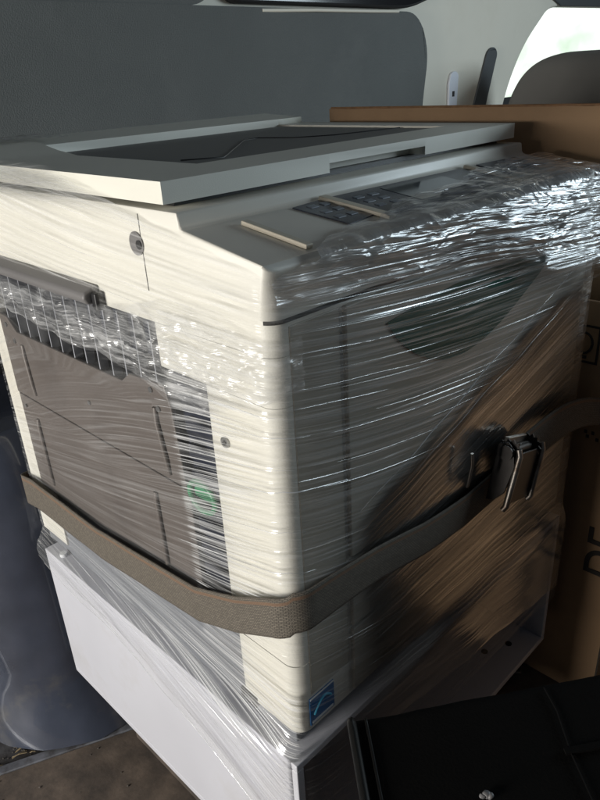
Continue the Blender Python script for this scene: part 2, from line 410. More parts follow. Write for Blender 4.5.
# front door, drawers and handle
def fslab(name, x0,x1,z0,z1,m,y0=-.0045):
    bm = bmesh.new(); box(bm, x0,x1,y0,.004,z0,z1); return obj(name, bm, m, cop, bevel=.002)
fslab('column_shade', .019,.0835,.05,.478, M['door'], -.0008)  # added slab: shade on the cream column's front, put in as darker colour
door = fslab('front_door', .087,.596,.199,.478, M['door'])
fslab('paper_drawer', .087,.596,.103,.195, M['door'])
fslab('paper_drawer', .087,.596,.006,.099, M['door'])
bm = bmesh.new()
lens = []
for k in range(25):
    t = k/24; lens.append((.145 + .335*t, .446 - .10*math.sin(math.pi*min(1,t*.98))**.8*(1-.55*t) ))
for k in range(1,24):
    t = 1-k/24; lens.append((.145 + .335*t, .446 + .012*math.sin(math.pi*t)))
prism(bm, lens, -.0062, -.0042, XZ); obj('door_handle', bm, M['dgreen'], door, smooth=40)
bm = bmesh.new(); box(bm, .0155,.0545,-.0012,.002,.006,.0465); lb = obj('energy_label', bm, M['blue'], cop)
bm = bmesh.new()
arc = [(.021+.028*t, .020+.016*math.sin(t*2.6)) for t in [k/12 for k in range(13)]]
tube(bm, [V((x,-.0014,z)) for x,z in arc], .0016, 6); obj('label_swoosh', bm, M['cyan'], lb, smooth=60)
bm = bmesh.new(); box(bm, .018,.052,-.0018,-.0011,.008,.011); obj('label_line', bm, M['lwhite'], lb); bm = bmesh.new(); box(bm, .016,.054,-.0018,-.0011,.0445,.0465); obj('label_line', bm, M['lwhite'], lb)
# control deck
sl = math.atan2(.017,.102)
def deckM(): return Matrix.Translation((0,.004,.5315)) @ Matrix.Rotation(sl, 4, 'X')
def deck(bm, quad, h):
    Mx = deckM(); prism(bm, quad, .0004, h, lambda p,q,t: Mx @ V((p,q,t))); return bm
cp = obj('control_panel', deck(bmesh.new(), [(.128,.096),(.170,.100),(.181,.036),(.139,.030)], .0016), M['screen'], cop)
sc2 = obj('touch_screen', deck(bmesh.new(), [(.191,.101),(.428,.098),(.432,.026),(.196,.026)], .0018), M['screen'], cop)
cp3 = obj('keypad', deck(bmesh.new(), [(.468,.100),(.560,.096),(.562,.050),(.470,.050)], .0016), M['screen'], cop)
for quad in ([(.172,.103),(.183,.103),(.194,.018),(.183,.018)], [(.052,.086),(.0605,.086),(.0635,.006),(.055,.006)], [(.437,.100),(.445,.100),(.450,.02),(.442,.02)]):
    obj('divider', deck(bmesh.new(), quad, .0048), M['bar'], cop, bevel=.001)
def keys(parent, x0, y0, nx, ny, dx, dy, w, h, m, round_=False):
    for i in range(nx):
        for j in range(ny):
            bm = bmesh.new(); x = x0+i*dx; y = y0+j*dy
            if round_:
                q = [(x+w*math.cos(a), y+w*.8*math.sin(a)) for a in [k/14*2*math.pi for k in range(14)]]
            else: q = [(x,y),(x+w,y),(x+w,y+h),(x,y+h)]
            deck(bm, q, .0024); obj('button', bm, m, parent, bevel=.0006)
keys(cp, .142,.047, 2,3, .018,.018, .011,.008, M['key'])
obj('display', deck(bmesh.new(), [(.262,.094),(.372,.092),(.376,.040),(.266,.040)], .0022), M['display'], sc2)
keys(sc2, .207,.050, 2,3, .024,.015, .013,.007, M['key'])
keys(cp3, .480,.062, 2,2, .018,.017, .006,0, M['key2'], True)
keys(cp3, .520,.060, 2,2, .016,.017, .010,.010, M['key'])
# lid: flat cover with a finger notch in its front edge, a sunk tray and a raised rear ridge
def lidz(y): return .589 + .015*sm(.45,.58,y)
bm = bmesh.new()
LX = [-.003,.05,.098,.213,.387,.545,.603]; LY = [.1255,.150,.205,.45,.50,.55,.60,.648]
def cell(i, j):
    """top heights at the four corners (x0y0,x1y0,x1y1,x0y1) and the underside of a lid cell"""
    y0_, y1_ = LY[j], LY[j+1]; bot = .5795 if (j == 0 and i == 3) else .5695
    if 2 <= i <= 4 and 2 <= j <= 4: return [.5855]*4, bot
    if i < 2:
        h0, h1 = lidz(y0_), lidz(y1_); return [h0,h0,h1,h1], bot
    if j >= 5:
        h0, h1 = .598 + .006*(y0_-.55)/.1, .598 + .006*(y1_-.55)/.1; return [h0,h0,h1,h1], bot
    return [.589]*4, bot
NX, NY = len(LX)-1, len(LY)-1
def q4(*p):
    ps = []
    for c in p:
        if not any((V(c)-d).length < 1e-6 for d in ps): ps.append(V(c))
    if len(ps) >= 3: bm.faces.new([bm.verts.new(c) for c in ps])
for i in range(NX):
    for j in range(NY):
        xa,xb,ya,yb = LX[i],LX[i+1],LY[j],LY[j+1]; h, bt = cell(i,j)
        q4((xa,ya,h[0]),(xb,ya,h[1]),(xb,yb,h[2]),(xa,yb,h[3])); q4((xa,ya,bt),(xa,yb,bt),(xb,yb,bt),(xb,ya,bt))
        for (di,dj,c0,c1,o0,o1,pa,pb) in ((1,0,1,2,0,3,(xb,ya),(xb,yb)),(0,1,2,3,1,0,(xb,yb),(xa,yb))):
            if i+di < NX and j+dj < NY:
                h2, b2 = cell(i+di,j+dj)
                q4((*pa,h[c0]),(*pb,h[c1]),(*pb,h2[o1]),(*pa,h2[o0]))
                if abs(bt-b2) > 1e-6: q4((*pa,bt),(*pb,bt),(*pb,b2),(*pa,b2))
            else: q4((*pa,h[c0]),(*pb,h[c1]),(*pb,bt),(*pa,bt))
        if i == 0: q4((xa,ya,h[0]),(xa,yb,h[3]),(xa,yb,bt),(xa,ya,bt))
        if j == 0: q4((xa,ya,h[0]),(xb,ya,h[1]),(xb,ya,bt),(xa,ya,bt))
bmesh.ops.remove_doubles(bm, verts=bm.verts, dist=1e-5)
lid = obj('lid', bm, M['lid'], cop, bevel=.0026, seg=3)
bm = bmesh.new(); box(bm, .0995,.5435,.2065,.5485,.5850,.5862); obj('lid_tray', bm, M['tray'], lid, bevel=.0004)
bm = bmesh.new()
tube(bm, [(.125,.270,.5864),(.165,.243,.5864),(.182,.258,.5864),(.325,.392,.5864),(.36,.40,.5864),(.372,.34,.5864),(.42,.305,.5864),(.54,.28,.5864)], .0012, 6)
obj('tray_seam', bm, M['black'], lid, smooth=60)
bm = bmesh.new(); box(bm, .02,.585,.142,.60,.5637,.5693); obj('lid_gasket', bm, M['black'], cop)
adopt(cop)

# ------------------------------------------------------------------ BASE
bs = thing('base_stand', 'open-fronted white metal stand under the photocopier', 'copier stand', (.3,.29,ZF))
bm = bmesh.new(); a0,a1,b0,b1,z0,z1 = -.018,.609,-.009,.583,-.298,-.0225
t = .011
box(bm, a0,a1,b0,b1,z1-.010,z1)                       # top
box(bm, a0,a1,b0,b1,z0,z0+.012)                       # bottom
box(bm, a0,a0+t,b0,b1,z0+.0121,z1-.0101); box(bm, a1-t,a1,b0,b1,z0+.0121,z1-.0101)
box(bm, a0+t+.0001,a1-t-.0001,b1-t,b1,z0+.0121,z1-.0101)
obj('cabinet', bm, M['white'], bs, bevel=.0014)
for x, y in ((.50,.05),(.545,.028)):
    bm = bmesh.new(); disc(bm, (x,y,-.2859), (0,0,1), .006, .001, 14); obj('floor_hole', bm, M['black'], bs)
for x, y in ((.0,.545),):
    bm = bmesh.new(); disc(bm, (-.006,.54,-.0224), (0,0,1), .006, .006, 12); obj('locating_screw', bm, M['lwhite'], bs, smooth=40)
for xx in (.03,.27,.50):
    bm = bmesh.new(); box(bm, xx,xx+.07,.06,.50,ZF,-.2985); obj('skid', bm, M['ply'], bs, bevel=.002)
adopt(bs)

# ------------------------------------------------------------------ FILM
film = thing('stretch_film', 'clear creased stretch film wound tightly around the cream photocopier', 'stretch film', (.3,.3,-.15))
def nz(x, y, z=0): return noise.noise(V((x, y, z)))
def slope_side(z): return lerp_pts([(-.15,-.44),(-.05,-.40),(.06,-.05),(.16,.22),(.25,.25),(.35,.16),(.41,.02),(.55,-.10)], z)
def slope_front(z): return lerp_pts([(-.15,-.20),(.0,-.30),(.1,-.34),(.25,-.33),(.37,-.27),(.46,-.16),(.53,-.05)], z)
U0, U1 = -.60, .612
def film_uv(u, z):
    if u < 0: return (u, z + slope_side(z)*(-u)*1.0)
    return (u, z - slope_front(z)*.26*(1-math.exp(-u/.24)))
def foot(z, d):       # how far the film leans out over the stand under the body
    return d*sm(.012,-.028,z)
RC = .017
def wrapP(u, z, off):
    o = off
    if u < -RC:
        x = -o - foot(z,.0185); y = -u
        if z > .558: x -= 0.003*sm(.558,.57,z)
        return V((x, y, z)), V((-1,0,0))
    if u > RC:
        return V((u, -o - foot(z,.0095), z)), V((0,-1,0))
    a = (u+RC)/(2*RC)*math.pi/2
    nrm = V((-math.cos(a), -math.sin(a), 0)); c = V((RC,RC,0))
    e = V((-foot(z,.0185)*math.cos(a), -foot(z,.0095)*math.sin(a), 0))
    return c + nrm*(RC+o) + e + V((0,0,z)), nrm
def zbot(u):
    return lerp_pts([(-.6,-.045),(-.3,-.075),(-.03,-.165),(.05,-.15),(.3,-.17),(.61,-.19)], u) + .012*nz(u*9,3.3)
def ztop(u):
    return lerp_pts([(-.6,.597),(-.28,.583),(-.20,.566),(-.15,.552),(0,.520),(.61,.520)], u) + .004*nz(u*22,8.1)
def wrapA(s, t):
    u = U0 + (U1-U0)*s; zb, zt = zbot(u), ztop(u); z = zb + (zt-zb)*t
    uu, vv = film_uv(u, z)
    r = nz(uu*3.0, vv*34, 1.7); r2 = nz(uu*6, vv*90, 5.2)
    amp = .0012 + .0006*sm(-.22,0,u)*sm(.05,.2,z)
    amp *= .25+.75*sm(.01,.05,abs(u)); d = (1-abs(r)*2.2)*amp + r2*.0004*sm(.01,.05,abs(u)) + .0012*nz(u*5,z*5,9)
    p, n = wrapP(u, z, .0062 + d)
    return p
fm_side = film_mat('film_wound', base=.014, streak=.74, gloss=.17, rough=.18, fu=.9, fv=62, bump=1., bdist=.0065, patch=.5, amount='all')
def side_amt(u, z):
    if u < 0:
        y = -u
        a = lerp_pts([(0,.35),(.022,.45),(.05,1.15),(.150,1.5),(.158,.24),(.5,.15),(.6,.6)], y)
        if z > .47: a = .5*sm(0,.05,y)+.1
        elif z > .36 and y > .16: a = .12
        if z < .06: a = lerp_pts([(0,1.3),(.1,1.2),(.2,.8),(.6,.6)], y)
        return a
    return lerp_pts([(0,.35),(.022,.4),(.05,.7),(.1,.6),(.2,.75),(.6,.7)], u)*lerp_pts([(-.1,.35),(.15,.7),(.3,1.),(.45,1.1)], z)
sheet('wound_layer', wrapA, 260, 300, fm_side, film, lambda s,t: film_uv(U0+(U1-U0)*s, zbot(U0+(U1-U0)*s)+(ztop(U0+(U1-U0)*s)-zbot(U0+(U1-U0)*s))*t),
      amt=lambda s,t: side_amt(U0+(U1-U0)*s, zbot(U0+(U1-U0)*s)+(ztop(U0+(U1-U0)*s)-zbot(U0+(U1-U0)*s))*t))
# a taut lower band on the front, its upper edge rising to the right
def tb_top(x): return .225 + .345*x + .006*nz(x*14,2.2)
def tb_bot(x): return -.06 - .17*x + .006*nz(x*14,6.2)
def tautP(s, t):
    x = .06 + .548*s; z = tb_bot(x) + (tb_top(x)-tb_bot(x))*t
    sl_ = lerp_pts([(0,-.18),(.55,.05),(1,.345)], t)
    d = .0006*nz(x*4, (z-sl_*x)*60, 3)
    return V((x, -.0100 - foot(z,.0095) + d - .0012*t, z))
def tautUV(s, t):
    x = .06 + .548*s; return (x, t*.45)
fm_taut = film_mat('film_taut', base=.01, streak=.24, gloss=.58, rough=.15, fu=1.2, fv=70, bump=.25, bdist=.004, lo=.56, hi=.8, patch=.5, rfres=1.6, amount='all')
sheet('taut_band', tautP, 120, 140, fm_taut, film, tautUV, amt=lambda s,t: sm(1,.84,t+.05*nz(s*9,t*30))*sm(0,.25,s)*(.55+.45*t))
# crumpled ridge of bunched film along the side
fm_cr = film_mat('film_crumpled', base=.05, streak=.50, gloss=.16, rough=.24, fu=2, fv=80, bump=.8, bdist=.008, crumple=20, patch=.4, amount='all')
def side_band(u): # centre z, half width
    y = -u
    return (lerp_pts([(0,.440),(.05,.435),(.10,.430),(.17,.427),(.28,.423),(.45,.424),(.61,.426)], y) + .006*nz(u*10,1.1),
            lerp_pts([(0,.028),(.05,.044),(.10,.055),(.17,.047),(.28,.026),(.45,.025),(.61,.024)], y)*(1+.25*nz(u*13,4.4)))
def crumP(s, t):
    u = -.60 + .625*s; c, h = side_band(u); z = c + h*(2*t-1)
    bulge = math.sqrt(max(0, 1-(2*t-1)**2))
    amp = lerp_pts([(0,.004),(.1,.008),(.3,.013),(.6,.014)], -u)
    d = bulge*amp*(.7+.5*nz(u*16, z*30, 2)) + bulge*(.0045*nz(u*48,z*70,7) + .0024*nz(u*120,z*150,4))
    p, n = wrapP(u, z + .004*nz(u*30,t*4), .0085 + max(d,-.001)); return p
sheet('bunched_ridge', crumP, 300, 60, fm_cr, film, lambda s,t: (-.60+.625*s, side_band(-.60+.625*s)[0]+side_band(-.60+.625*s)[1]*(2*t-1)), amt=lambda s,t: lerp_pts([(0,1),(.66,1),(.78,.55),(.92,.12),(1,0)],s)*sm(0,.14,t)*sm(1,.84,t))
# crumpled film folded over the front top edge onto the control deck
def top_reach(x): return lerp_pts([(0,-.012),(.05,.004),(.12,.026),(.2,.034),(.3,.055),(.42,.078),(.52,.092),(.62,.10)], x) + .010*nz(x*26,.4) + .006*nz(x*70,1.4)
def top_drop(x): return lerp_pts([(0,.030),(.1,.035),(.25,.055),(.42,.115),(.62,.155)], x) + .006*nz(x*15,7.7)
fm_top = film_mat('film_folded', base=.03, streak=.45, gloss=.22, rough=.26, fu=2.2, fv=85, bump=1., bdist=.008, crumple=12, patch=.5, amount='all')
def foldP(s, t):
    x = -.004 + .616*s; a, b_ = top_drop(x), top_reach(x); q = -a + (a+b_)*t
    zz = q + .08*x
    w = .0034*nz(x*5, zz*42, 3) + .0012*nz(x*7,zz*130,6) + .0015*nz(x*50,q*60,5)*sm(.45,.8,t) + .0055*math.sin(math.pi*t)*(.6+.6*nz(x*9,2.2))
    lean = .36*sm(.25,.42,x)*min(-q,.095)*sm(-a,-a+.03,q) if q < 0 else 0
    if q < 0: base_ = V((x, -.0105 - lean, .531+q))
    else: base_ = V((x, q*.985-.003, .5355 + q*.165))
    bl = sm(-.012,.012,q)
    n = (V((0,-1,0))*(1-bl) + V((0,-.17,1))*bl).normalized()
    return base_ + n*max(w,-.001)
sheet('folded_edge', foldP, 300, 80, fm_top, film, lambda s,t: (-.004+.616*s, -top_drop(-.004+.616*s) + (top_drop(-.004+.616*s)+top_reach(-.004+.616*s))*t + (-.004+.616*s)*.08), amt=lambda s,t: sm(0,.3,t+.1*nz(s*20,2)))
# the film pulled round the right front corner
def endP(s, t):
    y = -.006 + .30*s; z = -.17 + .69*t
    return V((.6085 + foot(z,.006) + .0018*nz(y*20,z*25,3) + .003*(1-s), y, z))
sheet('end_layer', endP, 30, 80, fm_side, film, lambda s,t: (s*.3, t*.69), amt=lambda s,t: .4)
# rolled film edges and single tension strands
ms = bpy.data.materials.new('film_strand'); ms.use_nodes = True
nt = ms.node_tree; nn = nt.nodes
for n_ in list(nn): nn.remove(n_)
o_ = nn.new('ShaderNodeOutputMaterial'); a_ = nn.new('ShaderNodeBsdfTransparent'); d_ = nn.new('ShaderNodeBsdfDiffuse'); g_ = nn.new('ShaderNodeBsdfAnisotropic')
d_.inputs[0].default_value = (.93,.94,.95,1); g_.inputs['Roughness'].default_value = .18
x1 = nn.new('ShaderNodeMixShader'); x2 = nn.new('ShaderNodeMixShader'); tcn = nn.new('ShaderNodeTexCoord'); nzn = nn.new('ShaderNodeTexNoise'); nzn.inputs['Scale'].default_value = 28
nt.links.new(tcn.outputs['Object'], nzn.inputs['Vector'])
mrn = nn.new('ShaderNodeMapRange'); mrn.inputs['From Min'].default_value = .35; mrn.inputs['From Max'].default_value = .65; mrn.inputs['To Min'].default_value = .08; mrn.inputs['To Max'].default_value = .6
nt.links.new(nzn.outputs['Fac'], mrn.inputs['Value']); nt.links.new(mrn.outputs['Result'], x1.inputs[0])
x2.inputs[0].default_value = .22
nt.links.new(a_.outputs[0], x1.inputs[1]); nt.links.new(d_.outputs[0], x1.inputs[2]); nt.links.new(x1.outputs[0], x2.inputs[1]); nt.links.new(g_.outputs[0], x2.inputs[2]); nt.links.new(x2.outputs[0], o_.inputs[0])
def strand(pts, r0):
    bm = bmesh.new(); k0 = random.uniform(0, 50)
    n = len(pts)-1
    rr = [r0*(.55+.6*abs(nz(k0+i*.35,1)))*min(1, .25+4*min(i,n-i)/n) for i in range(n+1)]
    tube(bm, pts, rr, 6); obj('film_strand', bm, ms, film, smooth=60)
def along(u0, u1, z0, off=.0088, n=46):
    ua, va = film_uv(u0, z0); pts = []; z = z0
    for i in range(n+1):
        u = u0 + (u1-u0)*i/n
        for _ in range(12): z = z + .6*(va - film_uv(u, z)[1])
        pts.append(wrapP(u, z + .0012*nz(u*12,z0*40), off)[0])
    return pts
rs = random.Random(21)
for k in range(13):                       # across the navy column and the cream column, on round the corner
    u0 = rs.uniform(-.20,-.10); strand(along(u0, u0+rs.uniform(.09,.24), rs.uniform(.16,.40)), rs.uniform(.0005,.0011))
for k in range(15):                       # front
    u0 = rs.uniform(.0,.25); strand(along(u0, u0+rs.uniform(.12,.30), rs.uniform(.22,.48)), rs.uniform(.0003,.0007))
for k in range(6):                        # lower front
    u0 = rs.uniform(.0,.15); strand(along(u0, u0+rs.uniform(.12,.3), rs.uniform(.0,.12)), rs.uniform(.0003,.0006))
for k in range(6):                        # over the plinth
    u0 = rs.uniform(-.55,-.25); strand(along(u0, u0+rs.uniform(.15,.25), rs.uniform(-.03,.06)), rs.uniform(.0004,.0008))
for k in range(4):                        # upper side
    u0 = rs.uniform(-.6,-.3); strand(along(u0, u0+rs.uniform(.2,.3), rs.uniform(.48,.545)), rs.uniform(.0003,.0005))
strand([tautP(i/50, 1) + V((0,-.0016,0)) for i in range(3,51)], .0008)
strand([tautP(i/50, .93) + V((0,-.0016,0)) for i in range(10,46)], .0005)
strand([wrapP(-.58+.56*i/50, zbot(-.58+.56*i/50)+.0005, .0075)[0] for i in range(51)], .0009)
# wisps drawn over the lid gap at the back of the side
def wispP(s, t):
    y = .175 + .44*s; z = .553 + .034*sm(0,.35,s)*t + .012*t
    return V((-.0145 - .002*nz(y*20,z*60,3) - .0012*nz(y*60,z*120), y, z))
sheet('wisp_layer', wispP, 110, 24, film_mat('film_wisp', base=.0, streak=.6, gloss=.12, rough=.2, fu=2, fv=150, bump=.5, bdist=.003, lo=.3, hi=.7, patch=0, amount='all'), film, lambda s,t: (s*.44, t*.05 + s*.05), amt=lambda s,t: sm(0,.45,s)*sm(0,.3,t)*sm(1,.7,t))
def backP(s, t):
    x = -.012 + .16*s; y = .56 + .10*t
    return V((x, y, lidz(y) + .0025 + .004*max(0,nz(x*40,y*40,2)) + .002*nz(x*90,y*90)))
sheet('lid_corner_layer', backP, 60, 40, film_mat('film_lid', base=.02, streak=.25, gloss=.12, rough=.15, fu=5, fv=40, bump=1, bdist=.01, crumple=30), film, lambda s,t: (s*.16, t*.1))
adopt(film)

# ------------------------------------------------------------------ RATCHET STRAP
st = thing('ratchet_strap', 'frayed brown webbing strap with a steel ratchet pulled around the wrapped photocopier', 'tie-down strap', (0,0,.17))
def strap_c(u):
    if u < 0: return lerp_pts([(-.62,.078),(-.577,.085),(-.38,.086),(-.15,.112),(-.075,.142),(-.03,.166),(0,.182)], u)
    return lerp_pts([(0,.186),(.05,.184),(.12,.178),(.2,.166),(.29,.160),(.36,.160),(.42,.162)], u)
def strapP(s, t):
    u = -.80 + 1.21*s; w = lerp_pts([(-.62,.053),(0,.050),(.12,.045),(.25,.045),(.41,.046)], u)
    z = strap_c(u) + (t-.5)*w
    if u < -.605:
        k = -.605-u; return V((-.0125 + max(0,k-.012), .605 + min(k,.016), z - .03*k))
    fo_ = .012*math.sin(math.pi*sm(.05,.45,u))*sm(0,.2,u)
    p, n = wrapP(u, z, .0125 + .0012*nz(u*9,t*2,3) + fo_*.4)
    return p
so_ = sheet('webbing', strapP, 320, 14, M['web'], st, lambda s,t: (1.21*s, t*.05))
md = so_.modifiers.new('thick','SOLIDIFY'); md.thickness = .0022; md.offset = 1
# free end: leaves the ratchet, over the right corner and away
tailpts = [(.425,-.030,.196),(.48,-.034,.203),(.54,-.036,.200),(.60,-.042,.186),(.64,-.060,.165),(.655,-.085,.10),(.657,-.10,.0),(.657,-.10,-.44)]
def cat(pts, s):
    n = len(pts)-1; f = min(s*n, n-1e-6); i = int(f); t = f-i
    P = [V(pts[max(0,min(n,k))]) for k in (i-1,i,i+1,i+2)]
    return .5*((2*P[1]) + (P[2]-P[0])*t + (2*P[0]-5*P[1]+4*P[2]-P[3])*t*t + (3*P[1]-P[0]-3*P[2]+P[3])*t**3)
def tailP(s, t):
    p = cat(tailpts, s); q = cat(tailpts, min(1,s+.01)); d = (q-p)
    if d.length < 1e-6: d = p - cat(tailpts, s-.01)
    d.normalize(); side = d.cross(V((0,-1,.35)).normalized()).normalized()
    return p - side*(t-.5)*.042
tl_ = sheet('webbing_tail', tailP, 90, 10, M['web'], st, lambda s,t: (s*.7, t*.05))
md = tl_.modifiers.new('thick','SOLIDIFY'); md.thickness = .0022
RM = Matrix.Translation((.374,-.036,.184)) @ Matrix.Rotation(R(14),4,'Y') @ Matrix.Scale(.80,4) @ Matrix.Translation((-.412,.036,-.165))
# ratchet mechanism
_n0 = set(st.children)
def plate(x, pts, th, m):
    bm = bmesh.new(); return prism(bm, pts, x, x+th, lambda p,q,t: V((t,p,q)))
side_pts = [(-.016,.118),(-.030,.122),(-.044,.138),(-.048,.160),(-.052,.185),(-.046,.212),(-.034,.222),(-.018,.214)]
fr = obj('ratchet_frame', plate(.372, side_pts, .003, None), M['dsteel'], st, bevel=.0008)
obj('ratchet_frame', plate(.452, side_pts, .003, None), M['dsteel'], st, bevel=.0008)
for xx in (.380,.446):
    n = 13; pts = []
    for k in range(n*2):
        a = k/(n*2)*2*math.pi; r = .021 if k % 2 else .0165
        pts.append((-.036+r*math.cos(a), .205+r*math.sin(a)))
    bm = bmesh.new(); prism(bm, pts, xx, xx+.004, lambda p,q,t: V((t,p,q))); obj('ratchet_gear', bm, M['dsteel'], st)
bm = bmesh.new(); tube(bm, [(.366,-.036,.205),(.462,-.036,.205)], .009, 14); obj('spool', bm, M['dsteel'], st, smooth=50)
bm = bmesh.new(); tube(bm, [(.3685,-.036,.205),(.3655,-.036,.205)], .012, 14); obj('spool_cap', bm, M['dsteel'], st, smooth=40); bm = bmesh.new(); tube(bm, [(.4595,-.036,.205),(.4625,-.036,.205)], .012, 14); obj('spool_cap', bm, M['dsteel'], st, smooth=40)
hd = []
for xa, xb, r in ((.376,.364,.0050),(.457,.449,.0045)):
    bm = bmesh.new(); tube(bm, [(xa,-.052,.214),(xa,-.056,.204),(xb,-.056,.122),(xb,-.052,.115)], r, 12)
    obj('handle_bar', bm, M['steel'], st, smooth=60)
bm = bmesh.new(); prism(bm, [(.376,.205),(.455,.205),(.447,.120),(.366,.120)], -.0525, -.049, XZ); obj('handle_plate', bm, M['dsteel'], st, bevel=.001)
bm = bmesh.new(); tube(bm, [(.285,-.022,.214),(.289,-.0235,.195),(.291,-.022,.162),(.293,-.020,.158)], .0026, 8); obj('hook_wire', bm, M['steel'], st, smooth=60)
bm = bmesh.new(); prism(bm, [(.382,.226),(.45,.222),(.452,.205),(.380,.208)], -.030,-.022, XZ); obj('locking_tab', bm, M['steel'], st, bevel=.001)
for o_ in set(st.children) - _n0: o_.data.transform(RM)
adopt(st)

# ------------------------------------------------------------------ CARDBOARD BOX
cb = thing('cardboard_box', 'tall brown cardboard carton with one flap standing up beside the photocopier', 'box', (.9,.02,ZF))
bx0,bx1,by0,by1,bz0,bz1 = .672,1.16,-.52,.53,ZF,.33
bm = bmesh.new(); box(bm, bx0,bx1,by0,by1,bz0,bz1); obj('carton', bm, M['card'], cb, bevel=.003)
tilt = lambda z: -.016*sm(bz1,.6,z)
for fy0, fy1 in ((-.012,by1),):
    bm = bmesh.new(); n = 30
    F = [[bm.verts.new((bx0+.001 + tilt(.332+.276*k/8) + .003*nz(y*4,k*.4), y, .332+(.275+.0012*nz(y*60,2))*k/8)) for k in range(9)] for y in [fy0+(fy1-fy0)*i/n for i in range(n+1)]]
    for i in range(n):
        for k in range(8): bm.faces.new((F[i][k],F[i+1][k],F[i+1][k+1],F[i][k+1]))
    fl = obj('flap', bm, M['card'], cb, smooth=0)
    md = fl.modifiers.new('thick','SOLIDIFY'); md.thickness = .0045; md.offset = 1
    bm = bmesh.new(); tube(bm, [(bx0-.0137, fy0+.004+(fy1-fy0-.008)*i/30, .6085) for i in range(31)], .0019, 6); obj('cut_edge', bm, M['cardin'], fl, smooth=60)
bm = bmesh.new(); box(bm, bx0+.02,bx1-.02,by0+.02,by1-.02,bz1+.001,bz1+.006); obj('folded_flap', bm, M['card'], cb)
# printing: handling mark in a square, and lettering running up the side
xp = bx0-.0014
def sq(bm, y0,y1,z0,z1,w):
    box(bm, xp,xp+.0008,y0,y1,z0,z0+w); box(bm, xp,xp+.0008,y0,y1,z1-w,z1)
    box(bm, xp,xp+.0008,y0,y0+w,z0+w+.0001,z1-w-.0001); box(bm, xp,xp+.0008,y1-w,y1,z0+w+.0001,z1-w-.0001)
bm = bmesh.new(); sq(bm, -.010,.042,.229,.292,.0035)
tube(bm, [V((xp-.0001, .014+.013*math.cos(a), .262+.017*math.sin(a))) for a in [k/16*2*math.pi for k in range(17)]], .002, 6, cap=False)
box(bm, xp,xp+.0008,.008,.020,.236,.241)
obj('handling_mark', bm, M['ink'], cb)
bm = bmesh.new()
for yy, zz in ((-.014,.100),(-.022,.108),(-.010,.108),(-.03,.098)):
    box(bm, xp,xp+.0008,yy,yy+.005,zz,zz+.006)
obj('small_print', bm, M['ink'], cb)
def text(parent, s, size, loc, rot, m, name='printed_lettering'):
    cu = bpy.data.curves.new('t','FONT'); cu.body = s; cu.size = size; cu.extrude = .0004; cu.offset = .0006
    to = bpy.data.objects.new('t', cu); C.objects.link(to); bpy.context.view_layer.update()
    dg = bpy.context.evaluated_depsgraph_get(); me = bpy.data.meshes.new_from_object(to.evaluated_get(dg)); bpy.data.objects.remove(to)
    me.transform(Matrix.Translation(loc) @ rot)
    return link(name, me, m, parent)
# text plane: local x -> world up (reads upward), local y -> world +Y direction mirrored onto the -X face
Rt = Matrix(((0,0,-1,0),(0,1,0,0),(1,0,0,0),(0,0,0,1)))
text(cb, 'DE', .082, (xp, -.094, -.165), Rt, M['ink'])
adopt(cb)

# ------------------------------------------------------------------ BLACK BAG
O = V((-.045,-.1,.155)); bu = V((.7512,-.6493,.1188)); bv = V((-.654,-.7565,0)); bn = V((-.0899,.0777,.9929))
Bg = Matrix(((bu.x,bv.x,bn.x,O.x),(bu.y,bv.y,bn.y,O.y),(bu.z,bv.z,bn.z,O.z),(0,0,0,1)))
bag = thing('document_bag', 'black leatherette bag with piped edges and zip in front of the copier stand', 'bag', tuple(O - V((0,0,.60)) + bu*.25 + bv*.12))
Lb, Wb, Hb = .52, .24, .60
bm = bmesh.new()
prof = []
for c, a0_ in (((.018,-.018),90),((Wb-.018,-.018),0),((Wb-.018,-Hb),-90),((.018,-Hb),180)):
    pass
pr = [(.0,-Hb)] + [(.016-.016*math.cos(a), -.016+.016*math.sin(a)) for a in [k/6*math.pi/2 for k in range(7)]] + [(Wb-.016+.016*math.sin(a), -.016+.016*math.cos(a)) for a in [k/6*math.pi/2 for k in range(7)]] + [(Wb,-Hb)]
nL = 26; rows = []
for i in range(nL+1):
    s = i/nL; x = .012 + (Lb-.012)*s
    rows.append([bm.verts.new(Bg @ V((x, p, q + (.004*nz(x*8,p*9,1) + .0015*nz(x*30,p*30))*(1 if q>-.1 else 0)))) for p,q in pr])
for i in range(nL):
    for k in range(len(pr)): bm.faces.new((rows[i][k], rows[i+1][k], rows[i+1][(k+1)%len(pr)], rows[i][(k+1)%len(pr)]))
bm.faces.new(rows[-1])
obj('bag_body', bm, M['bag'], bag, smooth=50)
# end gusset, sunk a little behind the piping
bm = bmesh.new(); prism(bm, [(p*.96+.005, q-.004) for p,q in pr], .016, .020, lambda p,q,t: Bg @ V((t,p,q)))
gu = obj('gusset', bm, M['bag'], bag)
bm = bmesh.new(); tube(bm, [Bg @ V((.0115,p,q)) for p,q in pr], .0042, 8); obj('piping', bm, M['piping'], bag, smooth=60)
bm = bmesh.new(); tube(bm, [Bg @ V((.024,p,q+.0006)) for p,q in pr[1:-1]], .0014, 6); obj('seam_stitch', bm, M['piping'], bag, smooth=60)
bm = bmesh.new()
for k in range(46):
    z = -.03 - k*.006
    box(bm, .0125,.0162,.046+.0014*(k%2),.0495+.0014*(k%2),z,z+.0034, Bg)
zp = obj('zip', bm, M['piping'], gu)
bm = bmesh.new(); tube(bm, [Bg @ V((.0110,.034,-.013)), Bg @ V((.0105,.038,-.020))], .0038, 10); obj('zip_pull', bm, M['zipm'], gu, smooth=60)
